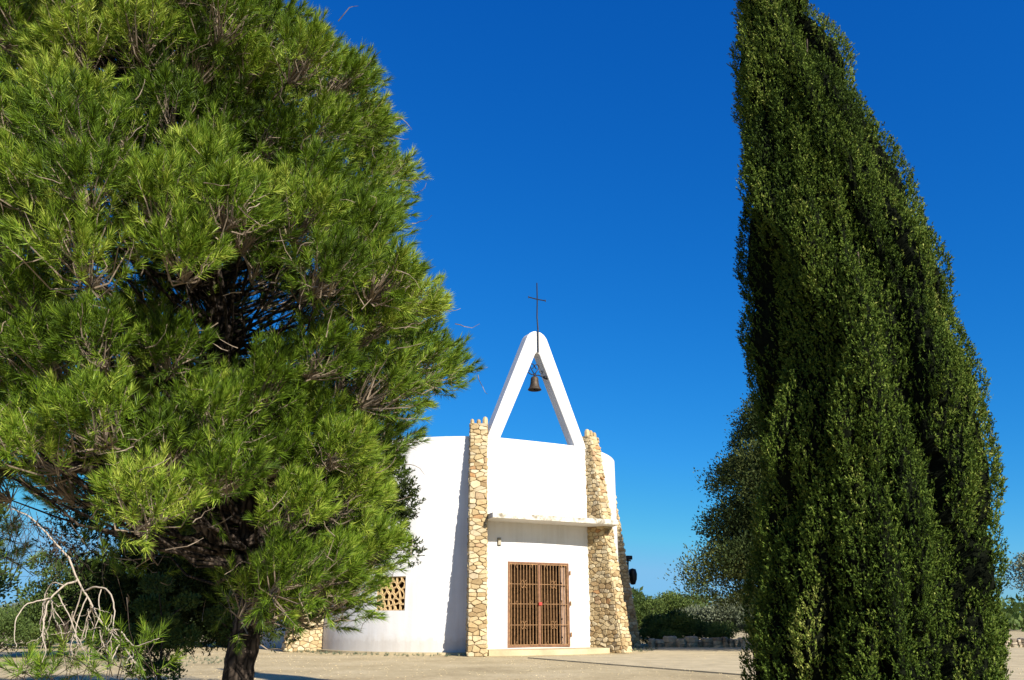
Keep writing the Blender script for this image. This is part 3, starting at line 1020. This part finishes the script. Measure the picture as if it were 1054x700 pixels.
    mb.tube([(.1, 0, 1.7), (-.35, -.2, 2.2), (-1.0, -.5, 2.62), (-1.6, -.8, 2.66), (-2.15, -1.05, 2.5), (-2.6, -1.2, 2.55)], [.08, .07, .06, .05, .042, .03], 9)
    for i, c in enumerate(cen):
        p = c - off
        zb = max(1.75 + .25 * rng.random(), p[2] - .4 - .25 * math.hypot(p[0] + .3, p[1]))
        bx = np.interp(zb, [t[2] for t in tr], [t[0] for t in tr])
        pl = limb((bx, .02, zb), p - np.array(dirs[i]) * rad[i] * .4, -.12, 5, .09)
        r0 = np.interp(zb, [1, 9], [.03, .016])
        mb.tube(pl, [r0, r0 * .8, r0 * .6, r0 * .45, r0 * .33, r0 * .22], 6)
    mb.build('trunk', M['pine_bark'], pine, True)
build_pine()

# bleached dead bough drooping at the lower left, part of the pine
def from_view(px, py, Y):
    """a point of the tree at distance Y, read off the photograph's direction"""
    u = (px - 527) / 850; v = (350 - py) / 850; th = R(18.54)
    dn_ = math.cos(th) - v * math.sin(th)
    return np.array([u / dn_ * Y, Y, 1.38 + Y * (math.sin(th) + v * math.cos(th)) / dn_])
def dead_bough():
    mb = MB()
    Y = 6.2
    def line(pts, r0, r1, dy0=0, dy1=0, n=6):
        q = []
        ks = len(pts)
        # smooth through the given points (catmull-rom)
        pp = [pts[0]] + list(pts) + [pts[-1]]
        rr = []
        for i in range(1, len(pp) - 2):
            for s in range(4):
                t = s / 4
                f = [(-t ** 3 + 2 * t * t - t) / 2, (3 * t ** 3 - 5 * t * t + 2) / 2, (-3 * t ** 3 + 4 * t * t + t) / 2, (t ** 3 - t * t) / 2]
                x = sum(f[k] * pp[i - 1 + k][0] for k in range(4)); y = sum(f[k] * pp[i - 1 + k][1] for k in range(4))
                w = (i - 1 + t) / (ks - 1)
                q.append(from_view(x, y, Y + dy0 + (dy1 - dy0) * w) - off + rng.normal(size=3) * .0022); rr.append(r0 + (r1 - r0) * w)
        q.append(from_view(pts[-1][0], pts[-1][1], Y + dy1) - off); rr.append(r1)
        mb.tube(q, [r_ * .72 for r_ in rr], n)
    line([(8, 522), (28, 530), (44, 545), (58, 560), (72, 575)], .005, .0105)
    line([(72, 575), (80, 597), (92, 618), (104, 640), (117, 655), (132, 672), (140, 684), (150, 690)], .0105, .005)
    line([(80, 597), (66, 603), (52, 616), (46, 632), (44, 655), (47, 668), (43, 682)], .011, .004, 0, -.25)
    line([(66, 603), (54, 600), (47, 612), (44, 628), (45, 640)], .007, .003, 0, .2)
    line([(52, 616), (38, 619), (25, 624), (16, 640), (15, 655), (17, 666)], .008, .003, -.1, -.4)
    line([(54, 618), (51, 640), (46, 655), (40, 676)], .006, .003, 0, .1)
    line([(60, 611), (66, 624), (74, 640), (79, 655), (90, 676)], .007, .003, 0, -.2)
    line([(88, 608), (99, 604), (112, 609), (118, 625), (117, 640), (116, 648)], .009, .005, 0, -.3)
    line([(104, 607), (101, 620), (103, 632), (97, 650), (94, 672)], .006, .003, -.1, -.3)
    line([(96, 625), (90, 635), (85, 655), (80, 668), (69, 689)], .008, .003, 0, .15)
    line([(90, 614), (82, 632), (78, 650), (80, 662), (90, 668), (93, 680)], .007, .003, 0, -.2)
    line([(85, 605), (76, 635), (70, 655), (66, 672), (68, 690)], .007, .003, 0, .25)
    line([(112, 650), (122, 648), (132, 660), (140, 665), (152, 661), (164, 657)], .009, .003, 0, -.2)
    line([(108, 645), (105, 658), (108, 666), (114, 674)], .006, .003, 0, .1)
    line([(124, 661), (117, 675), (112, 688), (104, 693)], .007, .003, 0, -.15)
    line([(80, 662), (76, 668), (66, 671)], .004, .002); line([(80, 662), (86, 670), (90, 684)], .004, .002)
    for i in range(40):   # short forks off the drooping strands
        x, y = ((46, 640), (54, 625), (74, 640), (94, 628), (104, 640), (117, 640), (90, 632), (80, 655), (112, 650), (70, 660), (132, 668), (48, 605))[i % 12]
        x += rng.uniform(-2, 2); y += rng.uniform(-10, 12); a = [(x, y)]; ang = rng.uniform(.7, 2.4)
        for s_ in range(4):
            ang += rng.normal() * .4; l = rng.uniform(4, 10); a.append((a[-1][0] + math.cos(ang) * l * .7, a[-1][1] + math.sin(ang) * l))
        line(a, .005, .002, rng.uniform(-.1, .1), rng.uniform(-.3, .3), 5)
    mb.build('dead_branch', M['deadwood'], pine, True)
    mb = MB()
    for i in range(60):   # fine bare twigs above, against the sky
        x = rng.uniform(5, 78); y = 513 + (x / 80) ** 1.5 * 55 + rng.uniform(-6, 8)
        a = [(x, y)]
        ang = rng.uniform(.9, 2.6)
        for s in range(5):
            ang += rng.normal() * .5
            l = rng.uniform(8, 18)
            a.append((a[-1][0] + math.cos(ang) * l * .8, a[-1][1] + math.sin(ang) * l))
        line(a, .003, .0013, rng.uniform(-.3, .3), rng.uniform(-.6, .8), 4)
    mb.build('bare_twigs', M['bark'], pine, True)
    # low living shoots around the foot of the dead bough
    pts = []
    for i in range(44):
        x = rng.uniform(15, 170); y = 700 - rng.random() ** 1.5 * 50 * (1 if 60 < x < 165 else .35)
        pts.append(from_view(x, y, Y + rng.uniform(-.8, 1.2)))
    for i in range(26):
        x = rng.uniform(-10, 30); y = 560 + rng.uniform(-16, 20)
        pts.append(from_view(x * .9, y + x * .4, Y + rng.uniform(.4, 1.2)))
    for i in range(10):
        x = rng.uniform(78, 130); y = rng.uniform(540, 600)
        pts.append(from_view(x, y, Y + rng.uniform(.2, 1.0)))
    P = np.array(pts); n = len(P)
    A = unit(rng.normal(size=(n, 3)) * .7 + np.array([.1, -.2, .7]))
    groups = [range(0, 44), range(44, 70), range(70, n)]
    V, TT = needles(P - off, A, rng.uniform(.1, .22, n), 60, .1, .45 + .12 * rng.normal(size=n))
    faces_np('low_shoots', V, 3, TT, M['needle'], pine)
    for gr in groups:
        mb = MB()
        for i in gr:
            p, a = P[i], A[i]
            mb.tube([p - off - a * .25 + rng.normal(size=3) * .05, p - off - a * .1, p - off + a * .15], [.0035, .003, .002], 4)
        mb.build('shoot_stems', M['bark'], pine, True)
dead_bough()

# ---------------------------------------------------------------- the cypress
def build_cypress():
    root = empty('cypress_tree', (3.9, 9.0, 0))
    tag(root, 'tall dark columnar cypress towering at the right, its left flank in deep shade', 'cypress tree')
    zs = [0.1, .6, 1.2, 2.2, 3.8, 4.6, 5.6, 6.6, 7.66, 9.2, 10.5, 11.5]
    rs = [1.04, 1.16, 1.21, 1.22, 1.20, 1.11, .98, .86, .68, .48, .28, .03]
    xs = [-.32, -.29, -.21, -.09, .02, -.01, -.10, -.18, -.26, -.40, -.45, -.5]
    # upright flame shaped plumes laid over the envelope; hollows stay open between them
    pl = []
    while len(pl) < 230:
        z = rng.uniform(-.6, 10.6)
        if rng.random() > np.interp(z, zs, rs) / 1.25: continue
        ln = rng.uniform(.9, 2.5)
        pl.append((rng.uniform(0, 2 * math.pi), z, ln, rng.uniform(.10, .2) * (.7 + ln * .2), rng.uniform(.18, .42), rng.normal() * .1, rng.normal() * .05))
    pl = np.array(pl)
    def relief(th, z):
        R0 = np.interp(z, zs, rs, right=0.0)
        h = np.zeros(len(th)); tv = np.zeros(len(th)); dxn = np.zeros(len(th))
        for (a, zb, ln, w, H, tt_, sl) in pl:
            t = (z - zb) / ln
            m = (t > 0) & (t < 1)
            d = (th - a + sl * t * 3 + math.pi) % (2 * math.pi) - math.pi
            dx = d * np.maximum(R0, .15)
            ww = w * np.where(t < .35, .55 + t * 1.3, np.sqrt(np.clip(1 - ((t - .35) / .65) ** 1.6, 0, 1))) + 1e-4
            q = 1 - (dx / ww) ** 2
            m &= q > 0
            hh = np.where(m, H * np.sqrt(np.clip(q, 0, 1)) * np.where(t < .35, .45 + 1.57 * t, np.clip(1 - ((t - .35) / .65) ** 2.2, 0, 1)), 0)
            up = hh > h
            h = np.where(up, hh, h); tv = np.where(up, tt_, tv); dxn = np.where(up, dx / ww, dxn)
        return R0, h, tv, dxn
    V, T = [], []
    m = 72000
    z = rng.uniform(0.05, 11.45, m); keep = rng.random(m) < np.interp(z, zs, rs) / 1.2 + .05
    z = z[keep]; m = len(z); th = rng.uniform(0, 2 * math.pi, m)
    R0, h, tv, dxn = relief(th, z)
    keep = (h > .02) | (rng.random(m) < .55)
    z, th, R0, h, tv, dxn = (q[keep] for q in (z, th, R0, h, tv, dxn)); m = len(z)
    r = np.maximum(.02, R0 - .27 * np.minimum(1, R0 / .5) + h * np.minimum(1, R0 / .4)) - .04 - rng.random(m) ** 2 * .07
    u = np.stack([np.cos(th), np.sin(th), np.zeros(m)], 1); tg = np.stack([-np.sin(th), np.cos(th), np.zeros(m)], 1)
    P = np.stack([np.interp(z, zs, xs), np.zeros(m), z], 1) + u * r[:, None]
    nrm = unit(u + tg * (dxn * .9)[:, None])
    A = unit(nrm * .5 + np.array([0, 0, 1.0]) + rng.normal(size=(m, 3)) * .24)
    v, tt = sprays(P, A, 13, .034, .013, .5, .48 + tv + .1 * rng.normal(size=m), .10, .3)
    V.append(v); T.append(tt)
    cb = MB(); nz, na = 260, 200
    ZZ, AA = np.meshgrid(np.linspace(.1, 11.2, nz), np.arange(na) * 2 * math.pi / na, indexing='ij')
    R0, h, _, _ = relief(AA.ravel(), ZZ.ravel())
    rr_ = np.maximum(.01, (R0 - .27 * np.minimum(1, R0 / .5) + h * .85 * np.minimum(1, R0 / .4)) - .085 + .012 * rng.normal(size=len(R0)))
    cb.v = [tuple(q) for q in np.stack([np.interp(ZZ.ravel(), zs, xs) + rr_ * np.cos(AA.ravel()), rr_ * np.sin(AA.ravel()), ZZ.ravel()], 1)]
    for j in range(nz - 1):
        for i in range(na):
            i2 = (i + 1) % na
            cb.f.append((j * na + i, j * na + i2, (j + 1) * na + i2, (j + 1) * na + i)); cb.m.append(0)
    cb.build('shaded_core', M['inner'], root)  # solid core added under the leaves to block light and sky, painted shade-dark
    V = np.concatenate(V); T = np.concatenate(T)
    print('cypress faces', len(V))
    faces_np('crown', V, 4, T, M['cypress'], root)
    mb = MB()
    mb.tube([(0, 0, -.1), (.02, 0, 1), (.05, .02, 3), (-.05, 0, 6), (-.35, 0, 9), (-.5, 0, 11.2)], [.26, .2, .17, .12, .06, .02], 10)
    for i in range(60):
        z = rng.uniform(.4, 9.5); th = rng.uniform(0, 6.28); r = np.interp(z + .8, zs, rs) * .75
        x0 = np.interp(z, [0, 3, 6, 9, 11.2], [0, .05, -.05, -.35, -.5])
        mb.tube(limb((x0, 0, z), (np.interp(z + .8, zs, xs) + r * math.cos(th), r * math.sin(th), z + .9), -.1, 4), [.04, .03, .02, .014, .008], 6)
    mb.build('trunk', M['bark'], root, True)
build_cypress()

# ---------------------------------------------------------------- dense dark tree behind the pine
def build_dark():
    root = empty('evergreen_tree', (-4.45, 14.2, 0))
    tag(root, 'dark bushy evergreen in shade behind the pine, tufts showing against the white chapel wall', 'tree')
    cs, rs = [], []
    k = 0
    while len(cs) < 105 and k < 5000:
        k += 1
        u = unit(rng.normal(size=3)); q = rng.random() ** .33
        p = np.array([u[0] * 2.85 * q - .2, u[1] * 1.7 * q, 3.4 + u[2] * 2.2 * q])
        if p[0] > .6 and (p[2] < 2.45 or p[2] > 3.9): continue
        if p[0] < .3: p[2] = 1.45 + (p[2] - 1.2) * .95
        if p[0] < -2.2 and p[2] > 3.0: continue
        cs.append(p); rs.append(rng.uniform(.38, .62) if p[0] < 1.2 else rng.uniform(.22, .34))
    for i in range(26):
        cs.append(np.array([rng.uniform(1.3, 2.75), rng.uniform(-.5, .5), rng.uniform(2.3, 4.0)])); rs.append(rng.uniform(.16, .28))
    for i in range(34):
        cs.append(np.array([rng.uniform(-2.3, .2), rng.uniform(-.6, .8), rng.uniform(2.5, 4.5)])); rs.append(.5)
    for i in range(55):
        cs.append(np.array([rng.uniform(-2.5, .35), rng.uniform(-.7, 1.2), rng.uniform(1.2, 2.3)])); rs.append(.5)
    cs = np.array(cs); rs = np.array(rs); n = 46000
    wt = rs ** 2 * np.where(cs[:, 0] > 1.1, 3.2, 1); idx = rng.choice(len(cs), n, p=wt / wt.sum())
    u = unit(rng.normal(size=(n, 3)))
    P = cs[idx] + u * (rs[idx] * rng.uniform(.5, 1.02, n) * (1 + .25 * np.sin(u[:, 0] * 8 + idx) * np.sin(u[:, 2] * 7)))[:, None]
    A = unit(u * .8 + np.array([0, 0, .5]) + rng.normal(size=(n, 3)) * .35)
    V, T = sprays(P, A, 9, .06, .022, .5, .45 + .12 * rng.normal(size=n), .12, .2)
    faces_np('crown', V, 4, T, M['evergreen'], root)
    mb = MB()
    mb.tube([(.05, 0, -.1), (0, 0, .8), (.1, 0, 1.6), (0, 0, 3.2)], [.2, .15, .13, .06], 9)
    for p in cs[:40]:
        mb.tube(limb((.05, 0, min(2.6, max(.7, p[2] - 1.2))), p, .05, 4), [.06, .045, .035, .025, .012], 6)
    mb.build('trunk', M['bark'], root, True)
build_dark()

# ---------------------------------------------------------------- background trees
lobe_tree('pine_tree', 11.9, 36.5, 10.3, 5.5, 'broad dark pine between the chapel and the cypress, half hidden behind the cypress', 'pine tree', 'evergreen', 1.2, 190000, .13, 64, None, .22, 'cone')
lobe_tree('shrub', 8.2, 44.6, 1.7, 1.7, 'bright green bushy shrub behind the low wall just right of the chapel', 'shrub', 'farpine', .0, 14000, .13, 22, 'shrubs and trees beyond the wall')
lobe_tree('small_tree', 7.9, 55, 3.3, 2.0, 'mid green small tree showing directly behind the shaded right buttress', 'tree', 'farpine', .0, 11000, .14, 20, 'shrubs and trees beyond the wall')
lobe_tree('small_tree', 11.4, 57, 3.9, 2.7, 'loose green small tree between the chapel and the dark pine', 'tree', 'farpine', .0, 14000, .15, 24, 'shrubs and trees beyond the wall')
for xx, hh_, lb in ((7.6, .9, 'lowest shrub behind the wall, nearest the chapel'), (10.2, 1.1, 'low dense shrub behind the wall left of the pale shrub'), (14.1, 1.0, 'low dense shrub behind the wall right of the pale shrub'), (17.2, 1.2, 'low dense shrub behind the wall hidden partly by the cypress')):
    lobe_tree('shrub', xx, 43.9, hh_, 1.5, lb, 'shrub', 'farpine', -.1, 6000, .1, 14, 'shrubs and trees beyond the wall', .05)
lobe_tree('small_tree', 11.0, 47, 2.5, 2.2, 'small grey green tree behind the wall, left of the dark pine', 'tree', 'olive', .0, 14000, .14, 24, 'shrubs and trees beyond the wall')
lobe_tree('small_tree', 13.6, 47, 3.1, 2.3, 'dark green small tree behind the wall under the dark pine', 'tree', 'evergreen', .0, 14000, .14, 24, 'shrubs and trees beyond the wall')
lobe_tree('shrub', 12.4, 44.4, 1.7, 1.3, 'pale yellowish shrub close behind the low wall', 'shrub', 'olive', .1, 5000, .11, 12, 'shrubs and trees beyond the wall')
lobe_tree('shrub', 15.6, 44.5, 2.3, 1.6, 'rounded shrub behind the wall next to the left edge of the cypress', 'shrub', 'farpine', .1, 5000, .11, 12, 'shrubs and trees beyond the wall')
lobe_tree('olive_tree', 28.5, 44.5, 5.2, 3.0, 'grey green olive tree behind the wall at the right edge', 'olive tree', 'olive', 1.2, 14000, .14, 26, 'shrubs and trees beyond the wall')
lobe_tree('shrub', 27.5, 43.9, 1.3, 1.6, 'low green shrub in front of the olive tree at the right edge', 'shrub', 'farpine', .1, 4000, .11, 10, 'shrubs and trees beyond the wall')
lobe_tree('small_tree', -16.4, 32, 4.0, 1.9, 'rounded green tree in the left background behind the dead bough', 'tree', 'farpine', .3, 14000, .13, 24, 'trees and shrubs in the left background', .1)
lobe_tree('shrub', -18.3, 31, 1.7, 2.0, 'low sunlit green shrub at the left edge of the gravel', 'shrub', 'farpine', .05, 9000, .1, 16, 'trees and shrubs in the left background', .05)
lobe_tree('shrub', -13.6, 30.5, 1.9, 1.6, 'low green shrub right of the rounded tree in the left background', 'shrub', 'farpine', .05, 7000, .1, 14, 'trees and shrubs in the left background', .05)
lobe_tree('pine_tree', -12.3, 18.2, 4.2, 1.9, 'pine at the left edge whose branch tips poke into view', 'pine tree', 'farpine', .9, 12000, .11, 20, 'trees and shrubs in the left background', .1)
lobe_tree('small_pine', -4.75, 11.9, 2.1, .62, 'young pine in front of the dark evergreen, left of the pine trunk', 'pine tree', 'farpine', .45, 8000, .05, 12, 'young pines behind the large pine', .03)
lobe_tree('small_pine', -3.95, 12.3, 1.75, .42, 'smaller young pine tight against the left of the dark trunk', 'pine tree', 'farpine', 1.05, 3500, .05, 6, 'young pines behind the large pine', .03)
lobe_tree('evergreen_tree', -14.5, 44, 6.5, 3.8, 'dark tree left of the chapel annex behind the pine trunk', 'tree', 'evergreen', .4, 16000, .17, 30, 'trees and shrubs in the left background', .2)
lobe_tree('evergreen_tree', -21, 47, 4.8, 3.6, 'wide dark tree beyond the gravel in the left background', 'tree', 'evergreen', .3, 14000, .17, 26, 'trees and shrubs in the left background', .2)

for i, (xx, yy, hh_, rr_, mt_, lb) in enumerate((
    (-31, 43, 2.0, 2.6, 'farpine', 'green shrub beyond the gravel, farthest to the left'),
    (-27.2, 41, 1.6, 2.2, 'farpine', 'low green shrub beyond the gravel near the left edge of the view'),
    (-24.3, 44, 2.4, 2.2, 'olive', 'greyish shrub beyond the gravel in the left background'),
    (-21.4, 40.5, 1.5, 1.9, 'farpine', 'low sunny shrub beyond the gravel behind the dead bough'),
    (-18.6, 42, 2.0, 2.0, 'farpine', 'rounded green shrub beyond the gravel behind the dead bough'),
    (-16.0, 41, 1.7, 1.8, 'olive', 'greyish low shrub left of the pine trunk at the far edge of the gravel'),
    (-13.7, 42.5, 2.1, 1.7, 'farpine', 'green shrub by the chapel annex at the far edge of the gravel'))):
    lobe_tree('shrub', xx, yy, hh_, rr_, lb, 'shrub', mt_, -.1, 8000, .12, 18, 'trees and shrubs in the left background', .05)
# far woodland as one mass
def woodland():
    n = 46000
    t = rng.random(n)
    X = rng.uniform(-150, 150, n); Y = rng.uniform(85, 130, n)
    h = 2.3 + .9 * np.sin(X * .21) + .7 * np.sin(X * .53 + 1) + .5 * np.sin(X * 1.3 + Y)
    gap = (X / Y < -.57) & (X / Y > -.75)
    h = np.where(gap, .9, h)
    P = np.stack([X, Y, rng.random(n) ** .7 * h], 1)
    A = unit(np.array([0, -.3, .6]) + rng.normal(size=(n, 3)) * .6)
    V = leaf_faces(P, A, rng.uniform(.5, .95, n), rng.uniform(.3, .55, n))
    o = faces_np('woodland', V, 4, .45 + .15 * np.sin(X * .4) + .12 * rng.normal(size=n), M['farpine'])
    tag(o, 'far scrubby woodland on the horizon', 'woodland', None, 'stuff')
woodland()

# loose gravel
def gravel():
    n = 2600
    X = rng.uniform(-16, 14, n); Y = 17 + 22 * rng.random(n) ** 1.3
    V = []
    s = rng.uniform(.008, .022, n)
    keep = ((X - CX) ** 2 + (Y - CY) ** 2) > 64
    X, Y, s = X[keep], Y[keep], s[keep]; n = len(X)
    P = np.stack([X, Y, np.full(n, .003)], 1)
    P[:, 2] += np.where((X > 2) & (Y > 21), .03, 0)
    a = [np.array([math.cos(t), math.sin(t), 0]) for t in (0, 2.1, 4.2)]
    topv = P + np.stack([rng.normal(size=n) * .2 * s, rng.normal(size=n) * .2 * s, s * .9], 1)
    for i in range(3):
        j = (i + 1) % 3
        V.append(np.stack([P + a[i] * s[:, None] * 1.2, P + a[j] * s[:, None] * 1.2, topv], 1))
    V = np.concatenate(V)
    o = faces_np('loose_stones', V, 3, np.full(len(V), .5), M['ground'])
    tag(o, 'loose pebbles scattered over the sandy yard', 'gravel', None, 'stuff')
gravel()

def weeds():
    n = 260
    az = rng.uniform(-62, 115, n)
    rr = RD + rng.uniform(.25, 1.6, n) ** 1.0
    P = [(CX + r * math.sin(R(a)), CY - r * math.cos(R(a)), 0.0) for a, r in zip(az, rr) if not (6 < a < 52)]
    for i in range(200): P.append((rng.uniform(-16, -9), rng.uniform(26, 31), 0.0))
    for i in range(160): P.append((rng.uniform(7, 28), rng.uniform(41.2, 42.3), 0.03))
    P = np.array(P); k = len(P)
    A = unit(rng.normal(size=(k, 3)) * .5 + np.array([0, 0, 1.0]))
    v, t = sprays(P, A, 14, .11, .014, .7, .5 + .2 * rng.normal(size=k), .03)
    o = faces_np('weeds', v, 4, t, M['olive'])
    tag(o, 'sparse dry weeds along the wall foot and the edge of the gravel', 'weeds', None, 'stuff')
weeds()
